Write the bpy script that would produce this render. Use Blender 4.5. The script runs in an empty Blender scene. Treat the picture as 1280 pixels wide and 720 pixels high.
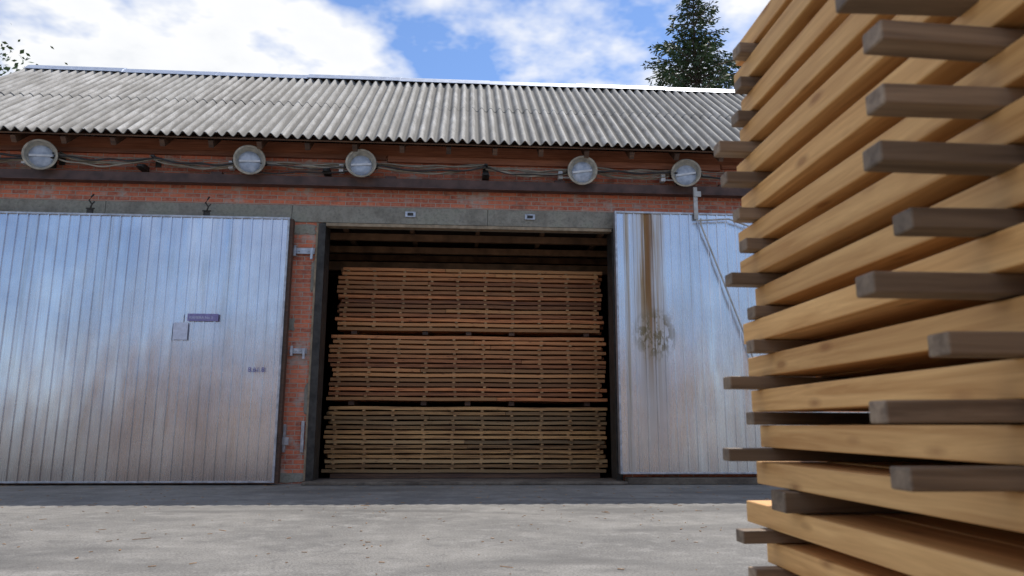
import bpy, bmesh, math, random
from mathutils import Matrix, Vector, noise
random.seed(7)
S=bpy.context.scene
S.view_settings.view_transform='Standard'; S.view_settings.look='None'
S.view_settings.exposure=0; S.view_settings.gamma=1
R=random.uniform

# ------------------------------------------------------------------ helpers
class MB:
    def __init__(s): s.v=[]; s.f=[]; s.m=[]
    def box(s,x0,x1,y0,y1,z0,z1,mi=0,M=None):
        b=len(s.v)
        P=[(x0,y0,z0),(x1,y0,z0),(x1,y1,z0),(x0,y1,z0),(x0,y0,z1),(x1,y0,z1),(x1,y1,z1),(x0,y1,z1)]
        if M is not None: P=[tuple(M@Vector(p)) for p in P]
        s.v+=P
        for q in [(0,3,2,1),(4,5,6,7),(0,1,5,4),(1,2,6,5),(2,3,7,6),(3,0,4,7)]:
            s.f.append(tuple(b+i for i in q)); s.m.append(mi)
    def sweep(s,rings,mi=0,cap=True):
        b=len(s.v); n=len(rings[0])
        for r in rings: s.v+=[tuple(p) for p in r]
        for k in range(len(rings)-1):
            for i in range(n):
                j=(i+1)%n
                s.f.append((b+k*n+i,b+k*n+j,b+(k+1)*n+j,b+(k+1)*n+i)); s.m.append(mi)
        if cap:
            s.f.append(tuple(b+i for i in range(n-1,-1,-1))); s.m.append(mi)
            e=b+(len(rings)-1)*n
            s.f.append(tuple(e+i for i in range(n))); s.m.append(mi)
    def tube(s,pts,r,n=8,mi=0):
        pts=[Vector(p) for p in pts]; rings=[]
        for i,p in enumerate(pts):
            d=(pts[min(i+1,len(pts)-1)]-pts[max(i-1,0)]).normalized()
            up=Vector((0,0,1)) if abs(d.z)<.9 else Vector((0,1,0))
            a=d.cross(up).normalized(); c=a.cross(d)
            rr=r[i] if isinstance(r,(list,tuple)) else r
            rings.append([p+a*math.cos(2*math.pi*k/n)*rr+c*math.sin(2*math.pi*k/n)*rr for k in range(n)])
        s.sweep(rings,mi)
    def lathe(s,prof,M,n=28,mi=0):
        rings=[[M@Vector((r*math.cos(2*math.pi*k/n),r*math.sin(2*math.pi*k/n),h)) for k in range(n)] for r,h in prof]
        s.sweep(rings,mi,cap=False)
    def obj(s,name,mats,parent=None,smooth=False,bevel=0,recalc=True):
        me=bpy.data.meshes.new(name); me.from_pydata(s.v,[],s.f); me.update()
        for m in (mats if isinstance(mats,list) else [mats]): me.materials.append(m)
        for p,mi in zip(me.polygons,s.m): p.material_index=mi; p.use_smooth=smooth
        if recalc:
            bm=bmesh.new(); bm.from_mesh(me); bmesh.ops.recalc_face_normals(bm,faces=bm.faces); bm.to_mesh(me); bm.free()
        o=bpy.data.objects.new(name,me); S.collection.objects.link(o)
        if parent: o.parent=parent
        if bevel:
            b=o.modifiers.new('bev','BEVEL'); b.width=bevel; b.segments=2; b.limit_method='ANGLE'
        return o
def empty(name):
    e=bpy.data.objects.new(name,None); S.collection.objects.link(e); return e

class NT:
    def __init__(s,name):
        s.mat=bpy.data.materials.new(name); s.mat.use_nodes=True
        s.t=s.mat.node_tree; s.n=s.t.nodes; s.b=s.n['Principled BSDF']
    def N(s,typ,**k):
        n=s.n.new(typ)
        for a,v in k.items(): setattr(n,a,v)
        return n
    def L(s,a,b): s.t.links.new(a,b)
    def obj_co(s,scale=(1,1,1),loc=(0,0,0),rot=(0,0,0)):
        tc=s.N('ShaderNodeTexCoord')
        if scale==(1,1,1) and loc==(0,0,0): return tc.outputs['Object']
        mp=s.N('ShaderNodeMapping')
        mp.inputs['Scale'].default_value=scale; mp.inputs['Location'].default_value=loc; mp.inputs['Rotation'].default_value=rot
        s.L(tc.outputs['Object'],mp.inputs['Vector']); return mp.outputs[0]
    def noise(s,co,scale,detail=4,rough=.55,dist=0):
        n=s.N('ShaderNodeTexNoise'); n.inputs['Scale'].default_value=scale; n.inputs['Detail'].default_value=min(detail,4)
        n.inputs['Roughness'].default_value=rough; n.inputs['Distortion'].default_value=dist
        s.L(co,n.inputs['Vector']); return n.outputs['Fac']
    def ramp(s,fac,stops):
        r=s.N('ShaderNodeValToRGB'); e=r.color_ramp.elements
        while len(e)<len(stops): e.new(0.5)
        for el,(p,c) in zip(e,stops):
            el.position=p; el.color=(c[0],c[1],c[2],1) if isinstance(c,(tuple,list)) else (c,c,c,1)
        s.L(fac,r.inputs[0]); return r.outputs[0]
    def mix(s,fac,a,b,mode='MIX'):
        m=s.N('ShaderNodeMix',data_type='RGBA',blend_type=mode)
        for idx,v in ((0,fac),(6,a),(7,b)):
            if isinstance(v,(int,float)): m.inputs[idx].default_value=v
            elif isinstance(v,(tuple,list)): m.inputs[idx].default_value=(*v[:3],1)
            else: s.L(v,m.inputs[idx])
        return m.outputs[2]
    def math(s,op,a,b=0,c=None):
        m=s.N('ShaderNodeMath',operation=op)
        for i,v in enumerate((a,b,c)):
            if v is None: continue
            if isinstance(v,(int,float)): m.inputs[i].default_value=v
            else: s.L(v,m.inputs[i])
        return m.outputs[0]
    def mr(s,v,a,b,c=0,d=1):
        m=s.N('ShaderNodeMapRange')
        for i,x in enumerate((a,b,c,d)): m.inputs[i+1].default_value=x
        s.L(v,m.inputs[0]); return m.outputs[0]
    def bump(s,h,dist=.01,strength=1,prev=None):
        b=s.N('ShaderNodeBump'); b.inputs['Distance'].default_value=dist; b.inputs['Strength'].default_value=strength
        s.L(h,b.inputs['Height'])
        if prev is not None: s.L(prev,b.inputs['Normal'])
        return b.outputs[0]
    def fin(s,col=None,rough=None,metal=None,normal=None):
        for k,v in (('Base Color',col),('Roughness',rough),('Metallic',metal),('Normal',normal)):
            if v is None: continue
            if isinstance(v,(int,float)): s.b.inputs[k].default_value=v
            elif isinstance(v,(tuple,list)): s.b.inputs[k].default_value=(*v[:3],1)
            else: s.L(v,s.b.inputs[k])
        return s.mat

# ------------------------------------------------------------------ materials
def simple(name,col,rough=.7,metal=0,var=.35,scale=8):
    t=NT(name); co=t.obj_co()
    n=t.noise(co,scale,2)
    c=t.mix(t.ramp(n,[(.3,0),(.7,1)]),tuple(x*(1-var) for x in col),tuple(min(1,x*(1+var)) for x in col))
    return t.fin(c,rough,metal)

def wood(name,dark,light,axis,knots=True,grainscale=1.0,rough=.65,hue_b=None,vmin=.6,vmax=1.25,fine=True,kn=.7):
    t=NT(name)
    sc=[24,24,24]; sc[axis]=1.2
    geo=t.N('ShaderNodeNewGeometry'); rnd=geo.outputs['Random Per Island']
    tc=t.N('ShaderNodeTexCoord')
    off=t.N('ShaderNodeVectorMath',operation='MULTIPLY_ADD')
    comb=t.N('ShaderNodeCombineXYZ')
    for i in range(3): t.L(rnd,comb.inputs[i])
    t.L(comb.outputs[0],off.inputs[0]); off.inputs[1].default_value=(37,53,71); t.L(tc.outputs['Object'],off.inputs[2])
    mp=t.N('ShaderNodeMapping'); mp.inputs['Scale'].default_value=tuple(x*grainscale for x in sc); t.L(off.outputs[0],mp.inputs['Vector'])
    g=t.noise(mp.outputs[0],1.6,4 if fine else 2,.65,.5 if fine else 0)
    c=t.mix(t.ramp(g,[(.32,0),(.68,1)]),dark,light)
    if hue_b: c=t.mix(t.ramp(t.math('FRACT',t.math('MULTIPLY',rnd,13.7)),[(.35,0),(.9,1)]),c,hue_b)
    val=t.mr(t.math('FRACT',t.math('MULTIPLY',rnd,7.31)),0,1,vmin,vmax)
    cc=t.N('ShaderNodeCombineXYZ')
    for i in range(3): t.L(val,cc.inputs[i])
    c=t.mix(1.0,c,cc.outputs[0],'MULTIPLY')
    if knots:
        s2=[15,15,15]; s2[axis]=5
        mp2=t.N('ShaderNodeMapping'); mp2.inputs['Scale'].default_value=tuple(s2); t.L(off.outputs[0],mp2.inputs['Vector'])
        vo=t.N('ShaderNodeTexVoronoi'); vo.inputs['Scale'].default_value=1.0; t.L(mp2.outputs[0],vo.inputs['Vector'])
        k=t.ramp(vo.outputs['Distance'],[(.08,1),(.11,.6),(.2,0)])
        c=t.mix(t.math('MULTIPLY',k,kn),c,(dark[0]*.5,dark[1]*.38,dark[2]*.3))
    return t.fin(c,rough,0,t.bump(g,.0015,.6) if fine else None)

m_pine =wood('pine_board',(.58,.285,.088),(.90,.53,.205),1,vmin=.80,vmax=1.08,kn=.65)
m_pine2=wood('pine_board_cross',(.42,.21,.075),(.68,.40,.16),0,knots=False,vmin=.70,vmax=1.08,fine=False)
m_stick=wood('weathered_sticker',(.14,.095,.062),(.33,.24,.16),0,knots=False,vmin=.6,vmax=1.25)
m_kiln_red=wood('dried_board_red',(.34,.105,.032),(.70,.255,.085),0,hue_b=(.62,.28,.10),vmin=.40,vmax=1.25,fine=False)
m_kiln_yel=wood('dried_board_yellow',(.25,.115,.04),(.55,.29,.105),0,hue_b=(.42,.25,.11),vmin=.42,vmax=1.25,fine=False)
m_kstick=wood('kiln_sticker',(.24,.12,.05),(.52,.30,.13),1,knots=False,fine=False)

def brick():
    t=NT('old_red_brick'); tc=t.N('ShaderNodeTexCoord')
    sx=t.N('ShaderNodeSeparateXYZ'); t.L(tc.outputs['Object'],sx.inputs[0])
    cb=t.N('ShaderNodeCombineXYZ'); t.L(t.math('ADD',sx.outputs[0],sx.outputs[1]),cb.inputs[0]); t.L(sx.outputs[2],cb.inputs[1])
    b=t.N('ShaderNodeTexBrick'); t.L(cb.outputs[0],b.inputs['Vector'])
    b.inputs['Scale'].default_value=1; b.inputs['Brick Width'].default_value=.26; b.inputs['Row Height'].default_value=.077
    b.inputs['Mortar Size'].default_value=.008; b.inputs['Mortar Smooth'].default_value=.3; b.inputs['Bias'].default_value=-.1
    b.inputs['Color1'].default_value=(.66,.165,.08,1); b.inputs['Color2'].default_value=(.34,.08,.048,1); b.inputs['Mortar'].default_value=(.44,.37,.31,1)
    n1=t.noise(cb.outputs[0],1.6,4,.7); n2=t.noise(cb.outputs[0],16,3,.7)
    c=t.mix(t.ramp(n2,[(.40,.0),(.7,.65)]),b.outputs[0],(.64,.31,.20))
    c=t.mix(t.ramp(n1,[(.55,0),(.63,.65)]),c,(.48,.41,.35))
    c=t.mix(t.ramp(n1,[(.30,.6),(.42,0)]),c,(.14,.065,.05))
    h=t.math('SUBTRACT',t.math('MULTIPLY',n2,.6),b.outputs['Fac'])
    return t.fin(c,.9,0,t.bump(h,.009,1))
m_brick=brick()
def concrete(name,a,b,green=None):
    t=NT(name); co=t.obj_co()
    n=t.noise(co,1.7,4,.65); n2=t.noise(co,24,3,.7)
    c=t.mix(t.ramp(n,[(.35,0),(.65,1)]),a,b)
    if green: c=t.mix(t.ramp(n,[(.5,0),(.6,.8)]),c,green)
    c=t.mix(t.ramp(n2,[(.45,0),(.75,.6)]),c,tuple(x*.5 for x in a))
    return t.fin(c,.92,0,t.bump(n2,.008,.8))
m_lintel=concrete('lintel_concrete',(.21,.19,.155),(.38,.35,.295),(.27,.26,.205))
m_thresh=concrete('threshold_concrete',(.09,.07,.055),(.20,.165,.13))

def ground():
    t=NT('yard_asphalt'); co=t.obj_co()
    n=t.noise(co,.5,4,.7); n2=t.noise(co,3.2,4,.75); n3=t.noise(co,55,3,.8)
    c=t.mix(t.ramp(n,[(.36,0),(.62,1)]),(.150,.142,.130),(.245,.230,.207))
    c=t.mix(t.ramp(n2,[(.52,0),(.66,.7)]),c,(.30,.284,.26))
    c=t.mix(t.ramp(n2,[(.34,.6),(.46,0)]),c,(.115,.108,.10))
    c=t.mix(t.ramp(n3,[(.36,.8),(.48,0),(.56,0),(.68,.8)]),c,t.mix(t.ramp(n3,[(.49,0),(.51,1)]),(.09,.083,.076),(.36,.34,.315)))
    st=t.noise(t.obj_co((.35,1.5,1),(3.1,1.7,0)),.6,3,.6,.4)
    c=t.mix(t.ramp(st,[(.54,0),(.66,.6)]),c,(.085,.08,.074))
    va=t.N('ShaderNodeVectorMath',operation='MULTIPLY_ADD')
    vd=t.N('ShaderNodeTexNoise'); vd.inputs['Scale'].default_value=1.2; vd.inputs['Detail'].default_value=3; t.L(co,vd.inputs['Vector'])
    t.L(vd.outputs['Color'],va.inputs[0]); va.inputs[1].default_value=(1.1,1.1,0); t.L(co,va.inputs[2])
    vo=t.N('ShaderNodeTexVoronoi',feature='DISTANCE_TO_EDGE'); vo.inputs['Scale'].default_value=.22; t.L(va.outputs[0],vo.inputs['Vector'])
    cr=t.ramp(vo.outputs['Distance'],[(.0005,1),(.003,0)])
    c=t.mix(t.math('MULTIPLY',cr,.3),c,(.08,.075,.07))
    return t.fin(c,.88,0,t.bump(n3,.008,.8))
m_ground=ground()

def alu(name,rust=False):
    t=NT(name); co=t.obj_co()
    tc=t.N('ShaderNodeTexCoord'); sp=t.N('ShaderNodeSeparateXYZ'); t.L(tc.outputs['Object'],sp.inputs[0])
    n=t.noise(co,.8,4,.6); fine=t.noise(t.obj_co((40,1,1.2)),2,2,.6)
    sheet=t.N('ShaderNodeTexWhiteNoise',noise_dimensions='1D'); t.L(t.math('FLOOR',t.math('DIVIDE',sp.outputs[0],.99)),sheet.inputs['W'])
    c=t.mix(t.ramp(n,[(.35,0),(.65,1)]),(.60,.59,.64),(.80,.79,.83))
    c=t.mix(t.math('MULTIPLY',sheet.outputs[0],.35),c,(.47,.46,.51))
    dr=t.noise(t.obj_co((7,1,.3)),1.5,4,.65)
    c=t.mix(t.ramp(dr,[(.53,0),(.75,.4)]),c,(.36,.31,.27))
    low=t.mr(t.math('ADD',sp.outputs[2],t.math('MULTIPLY',n,1.2)),2.3,.35,0,.75)  # warm yard reflection painted into the colour, tan towards the bottom
    c=t.mix(low,c,(.35,.275,.21))
    met=t.math('SUBTRACT',.97,t.math('MULTIPLY',low,.40))
    rg=t.mr(fine,0,1,.18,.36)
    if rust:
        c=t.mix(.35,c,(.80,.80,.82))
        dx=t.math('ABSOLUTE',t.math('SUBTRACT',t.math('ADD',sp.outputs[0],t.math('MULTIPLY',n,.12)),3.24))
        st=t.noise(t.obj_co((11,1,.22)),2.0,3,.65)
        band=t.mr(dx,.32,.08); zz=t.mr(sp.outputs[2],.4,3.0)
        m=t.math('MULTIPLY',t.math('MULTIPLY',band,zz),t.ramp(st,[(.38,.35),(.56,1)]))
        c=t.mix(m,c,(.34,.205,.07))
        core=t.math('MULTIPLY',t.mr(dx,.10,.02),t.mr(sp.outputs[2],1.5,3.4,0,.9))
        c=t.mix(core,c,(.24,.105,.03))
        d2=t.N('ShaderNodeVectorMath',operation='DISTANCE'); t.L(t.obj_co((1,1,.8)),d2.inputs[0]); d2.inputs[1].default_value=(3.25,-.25,1.98)
        bl=t.math('MULTIPLY',t.ramp(d2.outputs['Value'],[(.2,1),(.40,0)]),t.ramp(t.noise(t.obj_co((1.6,1,.8)),6,3,.7),[(.47,0),(.54,.85)]))
        c=t.mix(bl,c,(.20,.15,.07))
        d3=t.math('ABSOLUTE',t.math('SUBTRACT',sp.outputs[0],2.80))
        m3=t.math('MULTIPLY',t.mr(d3,.06,.01),t.ramp(st,[(.4,.2),(.6,.8)]))
        c=t.mix(m3,c,(.36,.25,.12))
        mask=t.math('MAXIMUM',t.math('MAXIMUM',m,bl),m3)
        met=t.math('MAXIMUM',t.math('SUBTRACT',met,t.math('MULTIPLY',mask,.8)),0); rg=t.math('ADD',rg,t.math('MULTIPLY',mask,.3))
    w=t.noise(t.obj_co((1.0,1,.3)),1.6,2,.5)
    return t.fin(c,rg,met,t.bump(w,.05,.7))
m_alu=alu('aluminium_sheet'); m_alu2=alu('aluminium_sheet_rust_streaked',True)

PITCH=.178; RX0,RX1=-9.5,9.7
def roofmat():
    t=NT('asbestos_cement_sheet'); co=t.obj_co()
    tc=t.N('ShaderNodeTexCoord'); sp=t.N('ShaderNodeSeparateXYZ'); t.L(tc.outputs['Object'],sp.inputs[0])
    n=t.noise(co,1.2,3,.65); n2=t.noise(t.obj_co((6,1,1)),1.4,4,.7); n3=t.noise(co,40,2,.7)
    geo=t.N('ShaderNodeNewGeometry')
    c=t.mix(t.ramp(n,[(.3,0),(.7,1)]),(.42,.395,.36),(.60,.575,.54))
    c=t.mix(t.ramp(n2,[(.42,.6),(.6,0)]),c,(.25,.23,.20))
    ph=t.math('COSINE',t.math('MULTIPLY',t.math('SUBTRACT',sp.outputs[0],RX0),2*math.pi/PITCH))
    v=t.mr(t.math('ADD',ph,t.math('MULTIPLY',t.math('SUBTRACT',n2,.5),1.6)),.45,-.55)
    c=t.mix(t.math('MULTIPLY',v,.85),c,(.095,.088,.08))  # groove dirt, deepened in the colour to strengthen the shaded stripes
    c=t.mix(t.ramp(n3,[(.3,.4),(.5,0)]),c,(.2,.19,.17))
    c=t.mix(t.math('MULTIPLY',geo.outputs['Random Per Island'],.35),c,(.28,.27,.25))
    return t.fin(c,.9,0)
m_roof=roofmat()
m_ridge=simple('zinc_ridge',(.50,.54,.62),.45,.5,.15)
m_steel=simple('brown_painted_steel',(.085,.045,.036),.6,.1,.4,5)
m_darksteel=simple('dark_steel',(.05,.045,.04),.55,.5,.4,9)
m_galv=simple('galvanised_steel',(.45,.45,.48),.45,.75,.25,12)
m_darkwood=wood('old_eave_wood',(.06,.03,.02),(.15,.075,.04),0,knots=False,fine=False)
m_rustwood=wood('rust_board',(.20,.065,.03),(.34,.125,.065),0,knots=False,fine=False)
m_tan=simple('frame_timber',(.30,.225,.15),.8,0,.3,10)
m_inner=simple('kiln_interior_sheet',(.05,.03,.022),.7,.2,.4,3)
m_beam=simple('kiln_baffle_timber',(.16,.085,.045),.8,0,.4,4)
m_cable=simple('cable_sheath',(.32,.27,.21),.7,0,.3,5)
m_cableb=simple('cable_sheath_black',(.035,.03,.03),.6,0,.3,5)
m_lampw=simple('lamp_enamel',(.40,.37,.31),.5,0,.3,10)
m_lampback=simple('lamp_outer',(.36,.31,.24),.6,.1,.4,8)
m_white=simple('white_box',(.62,.62,.64),.5,0,.15,10)
m_pipe=simple('grey_pipe',(.45,.43,.41),.5,.2,.25,8)
m_label=simple('purple_label',(.24,.21,.42),.6,0,.15,20)
m_paper=simple('paper_notice',(.62,.64,.76),.7,0,.12,20)
m_marker=simple('purple_marker',(.12,.10,.32),.6,0,.1,20)
t=NT('lamp_glass'); m_glass=t.fin(t.mix(t.ramp(t.noise(t.obj_co(),9,2),[(.35,0),(.65,1)]),(.30,.34,.42),(.50,.54,.62)),.32,0)
m_bark=simple('bark',(.10,.07,.05),.9,0,.4,6)
def leafmat(name,a,b):
    t=NT(name); g=t.N('ShaderNodeNewGeometry')
    return t.fin(t.mix(g.outputs['Random Per Island'],a,b),.6,0)
m_spruce=leafmat('spruce_needles',(.022,.05,.016),(.075,.12,.035))
m_leaf=leafmat('leaves',(.04,.085,.02),(.09,.14,.04))

# ------------------------------------------------------------------ ground
g=MB(); g.v=[(-400,-400,0),(400,-400,0),(400,400,0),(-400,400,0)]; g.f=[(0,1,2,3)]; g.m=[0]
g.obj('ground',m_ground)

# ------------------------------------------------------------------ building
B=empty('timber_drying_kiln_building')
XL,XR=-9.2,9.4; OX0,OX1=-2.46,2.66; OT=4.38; WT=5.62; BK=6.2
w=MB()
w.box(XL,OX0,0,.4,0,4.38); w.box(OX1,XR,0,.4,0,4.38)
w.box(XL,XR,0,.4,4.68,WT)
w.box(XL,XL+.4,.4,BK,0,WT); w.box(XR-.4,XR,.4,BK,0,WT); w.box(XL,XR,BK,BK+.4,0,WT)
for x in (XL,XR-.4):
    b=len(w.v)
    for xx in (x,x+.4):
        w.v+=[(xx,0.02,WT),(xx,BK+.38,WT),(xx,3.1,8.38)]
    w.f+=[(b,b+2,b+1),(b+3,b+4,b+5),(b,b+1,b+4,b+3),(b+1,b+2,b+5,b+4),(b+2,b,b+3,b+5)]; w.m+=[0]*5
w.obj('brick_walls',m_brick,B)
c=MB()
x=XL+.01
for xe in (-6.1,-2.98,.4,2.9,6.2,XR-.01):
    c.box(x,xe-.006,-.018-R(0,.006),.39,4.38,4.68); x=xe
c.obj('concrete_lintel',m_lintel,B,bevel=.008)
c=MB(); c.box(OX0-.05,OX1+.05,-.35,.45,0.004,.05)
c.box(OX1-.02+.08,OX1+5.2,-.30,-.05,.004,.11)
c.obj('threshold',m_thresh,B,bevel=.01)
c=MB()
def patch(cx,cz,rx,rz,s):
    n=18; b=len(c.v); ring=[]
    for k in range(n):
        a=2*math.pi*k/n; q=1+.35*noise.noise(Vector((math.cos(a)*1.5,math.sin(a)*1.5,s)))
        sx=max(-1,min(1,1.3*math.cos(a)))*rx*q; sz=max(-1,min(1,1.3*math.sin(a)))*rz*q
        ring.append((min(max(cx+sx,-2.985),-2.517),cz+sz))
    c.v+=[(p[0],-.001,p[1]) for p in ring]+[(cx+(p[0]-cx)*.94,-.011,cz+(p[1]-cz)*.94) for p in ring]
    for k in range(n):
        j=(k+1)%n; c.f.append((b+k,b+j,b+n+j,b+n+k)); c.m.append(0)
    c.f.append(tuple(b+n+k for k in range(n))); c.m.append(0)
for i,(cx,cz,rx,rz) in enumerate([(-2.75,4.25,.22,.08),(-2.56,3.45,.05,.28),(-2.55,1.4,.06,.25),(-2.75,.10,.24,.07),(-2.9,2.6,.07,.10)]): patch(cx,cz,rx,rz,i*3.3)
c.obj('mortar_patches',m_lintel,B)

def corrugate(name,y0,z0,y1,z1,x0,x1,mat,rows=2,pitch=PITCH,amp=.040,over=.14):
    mb=MB(); d=Vector((0,y1-y0,z1-z0)); Ld=d.length; u=d/Ld; nrm=Vector((0,-u.z,u.y))
    if nrm.z<0: nrm=-nrm
    sheetw=pitch*6
    ns=int((x1-x0)/sheetw)+1
    for r in range(rows):
        a=Ld*r/rows - (over if r else 0); b=Ld*(r+1)/rows
        for s in range(ns):
            xs=x0+s*sheetw; xe=min(xs+sheetw*1.02,x1)
            n=72; base=len(mb.v); tilt=R(-.002,.002); ex=R(-.025,.02)
            for k in range(n+1):
                x=xs+(xe-xs)*k/n
                h=amp*math.cos(2*math.pi*(x-x0)/pitch)
                wob=.014*noise.noise(Vector((x*.35,r*3,1.3)))
                for sd,lift in ((a+ex,.010 if r else 0),(a+ex+.012,.010 if r else 0),((a+b)/2,.004),(b-.012,0),(b,0)):
                    p=Vector((x,y0,z0))+u*sd+nrm*(h+lift+tilt+wob+.002*(s%2))
                    mb.v.append(tuple(p))
            for k in range(n):
                for q in range(4):
                    i=base+k*5+q; mb.f.append((i,i+5,i+6,i+1)); mb.m.append(0)
    o=mb.obj(name,mat,B,smooth=True,recalc=False)
    so=o.modifiers.new('sol','SOLIDIFY'); so.thickness=.008; so.offset=-1
    return o
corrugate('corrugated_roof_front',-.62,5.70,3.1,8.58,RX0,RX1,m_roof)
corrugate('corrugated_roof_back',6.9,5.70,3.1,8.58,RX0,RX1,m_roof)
c=MB()
x=RX0-.02
while x<RX1:
    xe=min(x+2.0,RX1+.02); dz=R(-.012,.012)
    ring=lambda xx:[(xx,2.86,8.46+dz),(xx,3.0,8.60+dz),(xx,3.1,8.655+dz),(xx,3.2,8.60+dz),(xx,3.34,8.46+dz),(xx,3.34,8.452+dz),(xx,3.1,8.645+dz),(xx,2.86,8.452+dz)]
    c.sweep([ring(x),ring(xe+.03)]); x=xe
c.obj('ridge_cap',m_ridge,B)
c=MB()
th=math.atan2(2.88,3.72)
for i in range(24):
    x=XL+.15+i*(XR-XL-.3)/23
    M=Matrix.Translation((x,-.55,5.645))@Matrix.Rotation(th,4,'X')
    c.box(-.04,.04,0,4.5,-.16,-.04,M=M)
for k in range(3):
    M=Matrix.Translation((0,-.58,5.665))@Matrix.Rotation(th,4,'X')
    c.box(RX0+.1,RX1-.1,.02+k*.27,.22+k*.27,-.04,-.018,M=M)
c.obj('eave_rafters',m_darkwood,B)
c=MB()
c.box(XL,-1.4,-.06,-.002,5.53,5.61); c.box(-1.37,4.6,-.075,-.002,5.49,5.60); c.box(4.63,XR,-.06,-.002,5.53,5.61)
c.box(XL,XR,-.03,.3,WT-.005,5.82)
c.obj('eave_wall_board',m_rustwood,B)

c=MB()
c.box(XL,XR,-.20,-.19,4.985,5.145); c.box(XL,XR,-.19,-.05,5.135,5.145); c.box(XL,XR,-.19,-.05,4.985,4.997)
c.box(XL,XR,-.235,-.20,4.975,4.99)
for i in range(13):
    xx=XL+.5+i*1.48
    c.box(xx-.03,xx+.03,-.185,-.001,5.0,5.13)
    if i%2: c.box(xx-.09,xx+.09,-.16,-.0,5.147,5.20)
c.obj('door_rail',m_steel,B)

c=MB()
c.box(OX0-.055,OX0+.07,-.045,.42,.05,4.36); c.box(OX1-.07,OX1+.03,-.045,.42,.05,4.36)
c.obj('opening_jambs',m_darksteel,B,bevel=.004)
c=MB(); c.box(OX0+.072,OX1-.072,-.04,.10,4.315,4.37); 
c.obj('opening_head',m_tan,B,bevel=.004)
c=MB(); c.box(OX0-.09,OX0-.056,-.03,.0,.05,4.37)
c.obj('jamb_trim',m_tan,B)
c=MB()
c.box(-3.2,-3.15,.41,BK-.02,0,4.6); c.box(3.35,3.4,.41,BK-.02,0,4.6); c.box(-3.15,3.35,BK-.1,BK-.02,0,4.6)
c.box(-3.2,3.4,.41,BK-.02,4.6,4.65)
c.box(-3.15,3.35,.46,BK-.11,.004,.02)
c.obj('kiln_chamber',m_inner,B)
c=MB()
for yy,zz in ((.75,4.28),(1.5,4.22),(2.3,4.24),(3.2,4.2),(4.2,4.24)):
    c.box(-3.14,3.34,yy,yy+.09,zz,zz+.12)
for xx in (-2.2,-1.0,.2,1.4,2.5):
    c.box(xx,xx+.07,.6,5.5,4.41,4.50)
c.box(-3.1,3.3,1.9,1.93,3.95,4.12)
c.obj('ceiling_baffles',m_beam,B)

def door(name,x0,x1,z0,z1,y,mat):
    D=empty(name); D.parent=B
    mb=MB(); pitch=.165; pts=[]
    x=x0+.03
    while x<x1-.03:
        for dx,dy in ((0,0),(.122,0),(.130,-.022),(.150,-.022),(.158,0)):
            if x+dx<x1-.03: pts.append((x+dx,dy))
        x+=pitch
    pts.append((x1-.03,0))
    nz=24
    for (px,dy) in pts:
        for k in range(nz+1):
            z=z0+.02+(z1-z0-.04)*k/nz
            wy=.012*noise.noise(Vector((px*.7,z*.4,2.2)))+.003*noise.noise(Vector((px*3,z*1.2,9)))
            mb.v.append((px,y+dy+wy,z))
    m=nz+1
    for i in range(len(pts)-1):
        for k in range(nz):
            a=i*m+k; mb.f.append((a,a+m,a+m+1,a+1)); mb.m.append(0)
    mb.obj('ribbed_sheet',mat,D,recalc=False)
    fr=MB()
    fr.box(x0,x0+.035,y-.03,y+.12,z0,z1); fr.box(x1-.035,x1,y-.03,y+.12,z0,z1)
    fr.box(x0+.036,x1-.036,y-.028,y+.12,z1-.035,z1); fr.box(x0+.036,x1-.036,y-.028,y+.12,z0,z0+.03)
    fr.box(x0+.04,x1-.04,y+.03,y+.11,z0+.04,z1-.04)
    fr.obj('door_frame',m_galv,D,bevel=.004)
    return D
Dl=door('sliding_door',-8.2,-2.95,.035,4.385,-.25,m_alu)
Dr=door('sliding_door.001',2.60,7.8,.165,4.63,-.25,m_alu2)
c=MB(); c.box(-2.948,-2.90,-.24,-.10,.03,4.37); c.obj('edge_seal',m_darkwood,Dl)
def hanger(x,z,par):
    c=MB()
    c.box(x-.05,x+.05,-.225,-.20,z-.03,z+.09)
    c.tube([(x,-.215,z+.08),(x+.02,-.215,z+.17),(x-.03,-.215,z+.24),(x,-.2,z+.31),(x,-.15,z+.36)],.014)
    c.tube([(x-.07,-.21,z+.10),(x+.07,-.21,z+.10)],.012)
    c.tube([(x+.02,-.215,z+.17),(x+.06,-.215,z+.22)],.011)
    c.obj('hanger',m_darksteel,par,smooth=True)
for x in (-6.25,-4.35,-7.9): hanger(x,4.385,Dl)
for x in (6.9,): hanger(x,4.63,Dr)
c=MB(); c.box(-4.49,-4.0,-.292,-.284,2.60,2.72); c.obj('nameplate',m_label,Dl)
c=MB(); c.box(-4.70,-4.47,-.292,-.286,2.29,2.57); c.obj('paper_notice',m_paper,Dl)
def text(body,x,z,size,mat,par,y=-.295):
    cu=bpy.data.curves.new('txt','FONT'); cu.body=body; cu.size=size; cu.extrude=.0005
    o=bpy.data.objects.new('lettering',cu); S.collection.objects.link(o); o.location=(x,y,z); o.rotation_euler=(math.pi/2,0,0)
    cu.materials.append(mat); o.parent=par
text('8.61.8',-3.47,1.78,.11,m_marker,Dl)
text('KAMERA No 3',-4.46,2.635,.06,m_paper,Dl)
for x in (-.95,1.14):
    c=MB(); c.box(x-.09,x+.09,-.05,-.026,4.50,4.60); c.box(x-.05,x+.05,-.062,-.05,4.525,4.575,1); c.obj('lintel_plate',[m_galv,m_darksteel],B,bevel=.004)
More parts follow.
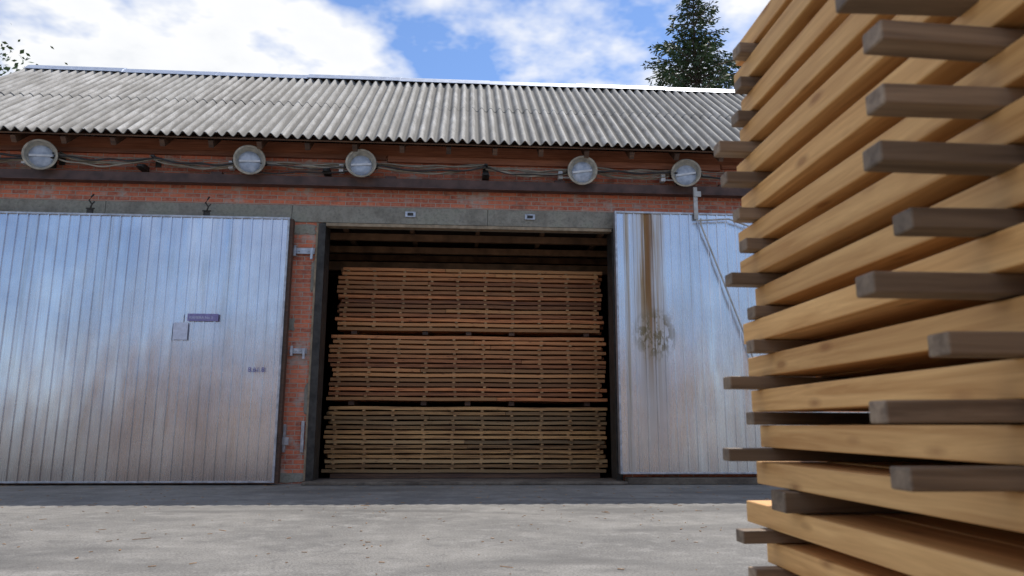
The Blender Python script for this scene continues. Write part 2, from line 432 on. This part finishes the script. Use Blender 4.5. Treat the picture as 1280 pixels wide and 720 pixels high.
def brkt(x0,x1,z,h):
    c=MB(); c.box(x0,x1,-.05,-.013,z-h/2,z+h/2)
    c.box(x0+.02,x0+.06,-.10,-.05,z-h,z+h*.9)
    c.box(x1-.06,x1-.02,-.09,-.05,z-h*1.5,z+h/2)
    for xx in (x0+.1,x1-.1): c.tube([(xx,-.07,z),(xx,-.05,z)],.016,6)
    c.obj('guide_bracket',m_galv,B,bevel=.003)
brkt(-2.92,-2.56,3.86,.10); brkt(-2.88,-2.60,2.15,.09); 
c=MB(); c.box(-2.90,-2.86,-.08,-.013,.5,.95); c.box(-2.92,-2.80,-.1,-.08,.62,.74); c.obj('latch',m_galv,B,bevel=.003)
c=MB(); c.box(-2.62,-2.57,-.05,-.013,.5,1.0); c.obj('latch_keep',m_galv,B,bevel=.003)

c=MB()
c.box(4.00,4.07,-.33,-.29,4.50,5.08); c.box(4.0,4.13,-.345,-.33,4.9,5.0)
c.tube([(4.10,-.36,4.50),(4.10,-.34,4.40),(4.76,-.36,2.5),(5.1,-.36,1.4)],.017)
c.tube([(4.02,-.36,4.46),(4.6,-.36,4.50),(5.0,-.36,4.36)],.016)
c.obj('conduit',m_pipe,B,bevel=.004)

# ------------------------------------------------------------------ lamps
def lamp(x,z,tx=0,tz=0):
    E=empty('industrial_floodlight')
    Y=-.36
    M=Matrix.Translation((x,Y,z))@Matrix.Rotation(tx,4,'Z')@Matrix.Rotation(math.pi/2+tz,4,'X')
    c=MB()
    c.lathe([(.0,-.30),(.07,-.30),(.085,-.22),(.14,-.16),(.205,-.08),(.235,-.01),(.25,.03),(.262,.05),(.25,.055),(.228,.045)],M,mi=0)
    c.obj('reflector_shell',[m_lampback],E,smooth=True)
    c=MB()
    c.lathe([(.228,.045),(.222,.02),(.195,-.04),(.182,-.06)],M)
    c.obj('reflector_inner',m_lampw,E,smooth=True)
    c=MB(); c.lathe([(0,-.02),(.06,-.022),(.12,-.03),(.16,-.04),(.183,-.056)],M); c.obj('glass',m_glass,E,smooth=True)
    c=MB()
    c.box(-.17,.17,-.018,.018,-.018,-.008,M=M@Matrix.Rotation(.1,4,'Z'))
    c.obj('tube_lamp',m_white,E)
    c=MB()
    for sgn in (-1,1):
        c.tube([M@Vector((sgn*.26,0,.0)),M@Vector((sgn*.28,0,-.12)),M@Vector((sgn*.12,0,-.33))],.012,6)
    c.tube([M@Vector((0,0,-.30)),Vector((x,-.02,z+.02))],.03,8)
    c.box(x-.08,x+.08,-.02,-.002,z-.1,z+.12)
    c.obj('bracket',m_darksteel,E,smooth=False)
    c=MB(); c.box(x-.40,x-.32,-.20,-.08,z-.09,z+.05); c.box(x-.36,x-.10,-.14,-.12,z-.06,z-.03)
    c.obj('ballast_box',m_white,E,bevel=.008)
for x,z,a,b in [(-7.07,5.34,.34,.08),(-3.66,5.34,.25,.02),(-1.79,5.33,.1,-.06),(2.03,5.31,-.12,.08),(3.87,5.31,-.24,-.05)]: lamp(x,z,a,b)

c=MB()
def cable(p,q,sag,r,mi,k=0):
    pts=[]
    for i in range(17):
        t=i/16; x=p[0]+(q[0]-p[0])*t
        pts.append((x,p[1]+(q[1]-p[1])*t+.01*math.sin(i*1.3+k),p[2]+(q[2]-p[2])*t-sag*4*t*(1-t)+.015*math.sin(i*.9+k*2)))
    c.tube(pts,r,6,mi)
anch=[-9.1,-6.9,-5.3,-3.6,-1.7,.35,2.1,3.9,6.2,9.2]
for i in range(len(anch)-1):
    for k in range(6):
        cable((anch[i],-.12-.03*k,5.45-.018*k+R(-.03,.03)),(anch[i+1],-.12-.03*k,5.45-.018*k+R(-.03,.03)),R(.02,.16),R(.008,.017),0 if k<5 else 1,i+k)
cable((-9.1,-.25,5.50),(-6.95,-.25,5.38),.05,.02,1)
cable((-3.7,-.2,5.2),(-1.6,-.2,5.28),.03,.012,1,4)
c.obj('electric_cable',[m_cable,m_cableb],None,smooth=True)
c=MB()
for i,x in enumerate(anch): c.box(x-.03,x+.03,-.28,-.001,5.40,5.43); c.box(x-.05,x+.05,-.012,-.002,5.3,5.48)
for x in (-5.5,-2.4,.35): c.box(x-.06,x+.06,-.2,-.014,5.21,5.29); c.lathe([(0,.0),(.05,.0),(.07,-.05),(.0,-.06)],Matrix.Translation((x,-.22,5.27)),10)
c.obj('cable_bracket',m_darksteel,B)

# ------------------------------------------------------------------ kiln stacks
def kiln_pack(z0,mat,x0,x1,yf,layers=14,height=1.20,depth=1.3):
    mb=MB(); pitch=height/layers; bt=pitch*.66
    cols=[x0+.12+(x1-x0-.24)*i/9 for i in range(10)]
    for k in range(layers):
        z=z0+k*pitch
        for r in range(int(depth/.165)):
            ya=yf+r*.165+(R(-.022,.016) if r==0 else 0); yb=yf+r*.165+.155
            cuts=[x0+R(-.07,.04)]+([R(x0+1.5,x1-1.5)] if random.random()<.35 else [])+[x1+R(-.05,.07)]
            for a,b in zip(cuts[:-1],cuts[1:]):
                b-=.008; rings=[]; ph=R(0,9); am=R(.001,.007)
                for i in range(13):
                    x=a+(b-a)*i/12; dz=am*math.sin(x*3+ph); dy=.010*noise.noise(Vector((x*.8,k*5,z0*7+r)))
                    rings.append([(x,ya+dy,z+dz),(x,yb,z+dz),(x,yb,z+dz+bt),(x,ya+dy,z+dz+bt)])
                mb.sweep(rings,0)
        if k<layers-1:
            for cx in cols:
                xx=cx+R(-.03,.03)
                mb.box(xx-.025,xx+.025,yf-R(-.01,.05),yf+depth,z+bt+.001,z+pitch-.001,1)
    return mb.obj('lumber_stack',[mat,m_kstick],None)
kiln_pack(.115,m_kiln_yel,-2.38,2.60,1.0,14,1.18)
kiln_pack(1.38,m_kiln_red,-2.36,2.60,1.02,14,1.20)
kiln_pack(2.65,m_kiln_red,-2.28,2.58,1.04,14,1.20)
kiln_pack(.115,m_kiln_yel,-2.38,2.58,2.6,14,1.18); kiln_pack(1.38,m_kiln_red,-2.34,2.60,2.6,14,1.20)
c=MB()
for z,h in ((.021,.092),(1.297,.08),(2.583,.064)):
    for x in (-2.0,-.7,.1,.9,2.3):
        c.box(x-.05,x+.05,1.095,3.95,z,z+h)
c.box(-2.3,2.5,1.01,1.09,.022,.10)
c.obj('stack_bearers',m_darkwood,None)

# ------------------------------------------------------------------ foreground stack
def fg_pack(z0,layers,xf,yend,tipsF,tipsN,bt=.050,st=.031,ystart=-15.2,name='lumber_stack'):
    mb=MB(); pitch=bt+st
    for k in range(layers):
        z=z0+k*pitch; jx=R(-.014,.014)
        for r in range(8):
            x0=xf+r*.152+(jx if r==0 else 0); x1=xf+r*.152+.145
            ye=yend+R(-.05,.04); ph=R(0,6); rings=[]
            am=R(.0,.003)
            for i in range(25):
                y=ystart+(ye-ystart)*i/24
                dz=am*math.sin(y*2.2+ph); dx=.007*noise.noise(Vector((y*.9,k*3.1,z0*5+r*2)))
                rings.append([(x0+dx,y,z+dz),(x1+dx,y,z+dz),(x1+dx,y,z+dz+bt),(x0+dx,y,z+dz+bt)])
            mb.sweep(rings,0)
        if k<layers-1:
            for yc,tips in ((yend-.09,tipsF),(-11.62,tipsN),(-12.45,None),(-13.3,None),(-14.2,None)):
                tip=tips[k] if tips and k<len(tips) else xf-R(.02,.13)
                yy=yc+R(-.025,.025)
                M=Matrix.Translation((tip,yy,z+bt+st/2))@Matrix.Rotation(R(-.05,.05),4,'Z')@Matrix.Rotation(R(-.012,.012),4,'Y')
                mb.box(0,1.35,-.022,.022,-st/2+.001,st/2-.0015,1,M=M)
    return mb.obj(name,[m_pine,m_stick],None,bevel=.003)
tF=[.60,.66,.61,.655,.67,.625,.66,.655,.62,.61,.66,.665,.66]
tN=[.54,.52,.58,.515,.565,.52,.535,.53,.515,.50,.53,.5,.5]
fg_pack(.812,14,.69,-10.75,tF,tN)
ZL=.812-.052-.048-9*.081
fg_pack(ZL,10,.705,-10.70,[.65]*8+[.63],[.6]*7+[.55,.50])
c=MB()
for yc in (-10.95,-12.3,-13.7,-14.9):
    c.box(.66,1.95,yc-.035,yc+.035,.766,.808)
for yc in (-10.95,-12.9,-14.9): c.box(.66,1.95,yc-.05,yc+.05,.0,ZL-.003)
c.obj('stack_bearers',m_stick,None,bevel=.003)

# unseen yard lumber stacks behind the camera, sized for the door reflections
def yard_pack(x,y,w,d,h):
    mb=MB(); n=int(h/.12)
    for k in range(n):
        z=.12+k*.12
        mb.box(x+R(-.06,.06),x+w+R(-.06,.06),y+R(-.02,.02),y+d,z,z+.085)
        if k<n-1:
            for i in range(6): mb.box(x+.2+i*(w-.4)/5-.03,x+.2+i*(w-.4)/5+.03,y-.02,y+d+.03,z+.085,z+.12,1)
    for i in range(4): mb.box(x+.3+i*(w-.6)/3-.05,x+.3+i*(w-.6)/3+.05,y,y+d,.0,.12,1)
    mb.obj('lumber_stack',[m_pine2,m_kstick],None)
for x,y,h in [(-17,-24,4.6),(-11.2,-24.4,3.4),(-5.4,-23.6,4.8),(.6,-24.4,3.6),(6.6,-24,4.6)]: yard_pack(x,y,5.4,1.6,h)

c=MB()
for i in range(520):
    x=R(-7,5); y=-R(0,1)**1.3*8.5-.3
    l=R(.006,.05) if random.random()<.93 else R(.06,.16); wd=R(.003,.010); M=Matrix.Translation((x,y,.004))@Matrix.Rotation(R(0,6.28),4,'Z')@Matrix.Rotation(R(-.05,.05),4,'Y')
    c.box(-l/2,l/2,-wd/2,wd/2,0,.004,0,M=M)
c.obj('wood_debris',m_kstick,None)

# ------------------------------------------------------------------ trees
def spruce(x,y,H):
    T=empty('spruce_tree'); c=MB()
    c.tube([(x,y,0),(x+.05,y,H*.3),(x-.03,y,H*.7),(x,y,H)],[.28,.22,.10,.01],8)
    lf=MB()
    z=H-.15; 
    while z>2.5:
        dep=H-z
        rad=min(.22+.66*dep,1.2+.38*dep,4.2)
        nb=5 if dep<1.5 else 7
        a0=R(0,6.28)
        for b in range(nb):
            a=a0+2*math.pi*b/nb+R(-.3,.3); L=rad*R(.5,1.25)
            rise=.55 if dep<1.2 else .2
            pts=[]
            for i in range(6):
                t=i/5; pts.append(Vector((x+math.cos(a)*L*t,y+math.sin(a)*L*t,z+L*(rise*t-.55*t*t+ (.32*t**3)))))
            c.tube(pts,[.035*(1-i/6)+.004 for i in range(6)],5)
            m=int(22+L*(62 if dep<5 else 16))
            for j in range(m):
                t=R(.12,1.02); i=min(int(t*5),4); p=pts[i].lerp(pts[i+1],t*5-i) if t<1 else pts[5]
                side=R(-1,1)*(.10+.24*L*(1-t)*.6)
                d=Vector((-math.sin(a),math.cos(a),0)); out=Vector((math.cos(a),math.sin(a),0))
                q=p+d*side+Vector((0,0,-abs(side)*.35+R(-.16,.05)))
                ax=(out*R(.3,1)+d*(1 if side>0 else -1)*R(.2,.9)+Vector((0,0,R(-.7,.15)))).normalized()
                bx=ax.cross(Vector((R(-1,1),R(-1,1),R(-1,1)))).normalized()
                l=R(.10,.24); ww=R(.018,.04)
                k=len(lf.v); lf.v+=[tuple(q-bx*ww*.6),tuple(q+ax*l*.6-bx*ww),tuple(q+ax*l),tuple(q+ax*l*.5+bx*ww)]
                lf.f.append((k,k+1,k+2,k+3)); lf.m.append(0)
        z-=R(.24,.38) if dep<5 else R(.5,.65)
    c.obj('trunk',m_bark,T,smooth=True); lf.obj('needles',m_spruce,T,recalc=False)
spruce(8.35,12,16.7)
def broadleaf(x,y,H,rad,name='broadleaf_tree',ncl=26,nl=200):
    T=empty(name); c=MB(); lf=MB()
    c.tube([(x,y,0),(x+.1,y,H*.3),(x-.1,y,H*.6),(x,y,H*.9)],[.35,.28,.16,.03],8)
    cl=[]
    for i in range(ncl):
        a=R(0,6.28); t=R(.35,.95); r=rad*R(.35,.95)*math.sqrt(max(.05,1-((t-.62)/.42)**2))
        e=Vector((x+math.cos(a)*r,y+math.sin(a)*r,H*t)); s=Vector((x,y,H*(t-.18)))
        c.tube([s,s.lerp(e,.5)+Vector((0,0,.2)),e],[.09,.05,.015],5); cl.append(e)
    for e in cl:
        for j in range(nl):
            d=Vector((random.gauss(0,1),random.gauss(0,1),random.gauss(0,.8)))*rad*.2
            q=e+d; n=Vector((R(-1,1),R(-1,1),R(-1,1))).normalized(); o=n.orthogonal().normalized(); p=n.cross(o)
            l=R(.06,.12)*(1 if nl>150 else 2); k=len(lf.v)
            lf.v+=[tuple(q-o*l),tuple(q-p*l*.6),tuple(q+o*l),tuple(q+p*l*.6)]; lf.f.append((k,k+1,k+2,k+3)); lf.m.append(0)
    c.obj('trunk',m_bark,T,smooth=True); lf.obj('leaves',m_leaf,T,recalc=False)
broadleaf(-17.6,12,13.8,3.0)
for x,y,h in [(-20,-38,8),(-12,-40,6.5),(6,-40,7),(16,-38,9)]: broadleaf(x,y,h,3.6,ncl=18,nl=90)  # unseen trees behind the camera, added for the doors to reflect

# ------------------------------------------------------------------ world & sun
W=bpy.data.worlds.new("World"); S.world=W; W.use_nodes=True
nt=W.node_tree; N=nt.nodes; Lk=nt.links
bg=N['Background']; bg.inputs[1].default_value=.14
sun_dir=Vector((.34,.46,1)).normalized()
el=math.asin(sun_dir.z); az=math.atan2(sun_dir.x,sun_dir.y)
sky=N.new('ShaderNodeTexSky'); sky.sky_type='NISHITA'; sky.sun_disc=False; sky.sun_elevation=el; sky.sun_rotation=az
sky.air_density=1.0; sky.dust_density=.2; sky.ozone_density=3.0
tc=N.new('ShaderNodeTexCoord'); sp=N.new('ShaderNodeSeparateXYZ'); Lk.new(tc.outputs['Generated'],sp.inputs[0])
def M_(op,a,b):
    m=N.new('ShaderNodeMath'); m.operation=op
    for i,v in enumerate((a,b)):
        if isinstance(v,(int,float)): m.inputs[i].default_value=v
        else: Lk.new(v,m.inputs[i])
    return m.outputs[0]
zz=M_('ADD',M_('MAXIMUM',sp.outputs[2],0),.18)
cb=N.new('ShaderNodeCombineXYZ'); Lk.new(M_('DIVIDE',sp.outputs[0],zz),cb.inputs[0]); Lk.new(M_('DIVIDE',sp.outputs[1],zz),cb.inputs[1]); cb.inputs[2].default_value=3.7
def nz(sc,det,ro,dist=0):
    n=N.new('ShaderNodeTexNoise'); n.inputs['Scale'].default_value=sc; n.inputs['Detail'].default_value=det; n.inputs['Roughness'].default_value=ro; n.inputs['Distortion'].default_value=dist
    Lk.new(cb.outputs[0],n.inputs['Vector']); return n.outputs['Fac']
def rp(f,st):
    r=N.new('ShaderNodeValToRGB'); e=r.color_ramp.elements
    while len(e)<len(st): e.new(.5)
    for x,(p,c_) in zip(e,st): x.position=p; x.color=(*c_,1)
    Lk.new(f,r.inputs[0]); return r.outputs[0]
low=M_('MULTIPLY',M_('MAXIMUM',M_('SUBTRACT',M_('MULTIPLY',sp.outputs[1],-1),M_('MULTIPLY',sp.outputs[2],1.2)),0),.14)
base=nz(1.7,6,.55,0)
nn=M_('SUBTRACT',base,low)
mask=rp(nn,[(.47,(0,0,0)),(.555,(1,1,1))])
shade=rp(base,[(.50,(7.5,7.5,7.5)),(.60,(6.9,7.0,7.15)),(.70,(5.0,5.3,5.9))])
tint=N.new('ShaderNodeMix'); tint.data_type='RGBA'; tint.blend_type='MULTIPLY'; tint.inputs[0].default_value=1
Lk.new(sky.outputs[0],tint.inputs[6]); tint.inputs[7].default_value=(.92,1.02,1.18,1)
mx=N.new('ShaderNodeMix'); mx.data_type='RGBA'; Lk.new(mask,mx.inputs[0]); Lk.new(tint.outputs[2],mx.inputs[6]); Lk.new(shade,mx.inputs[7])
Lk.new(mx.outputs[2],bg.inputs[0])
sl=bpy.data.lights.new('sun','SUN'); sl.energy=4.5; sl.angle=math.radians(.5); sl.color=(1,.95,.87)
so=bpy.data.objects.new('sun',sl); S.collection.objects.link(so); so.rotation_euler=sun_dir.to_track_quat('Z','Y').to_euler(); so.location=(0,0,20)

# ------------------------------------------------------------------ camera
f=920.0; pitch=math.atan(172/920); yaw=math.radians(3.8); roll=math.radians(0.2)
cam=bpy.data.cameras.new('camera'); co=bpy.data.objects.new('camera',cam); S.collection.objects.link(co)
cam.sensor_width=36; cam.lens=36*f/1280; cam.clip_end=1500; cam.clip_start=.05
Rm=Matrix.Rotation(-yaw,3,'Z')@Matrix.Rotation(math.pi/2+pitch,3,'X')@Matrix.Rotation(roll,3,'Z')
co.matrix_world=Matrix.Translation((0,-12.5,.94))@Rm.to_4x4()
cam.dof.use_dof=True; cam.dof.focus_distance=12.5; cam.dof.aperture_fstop=6.3
S.camera=co
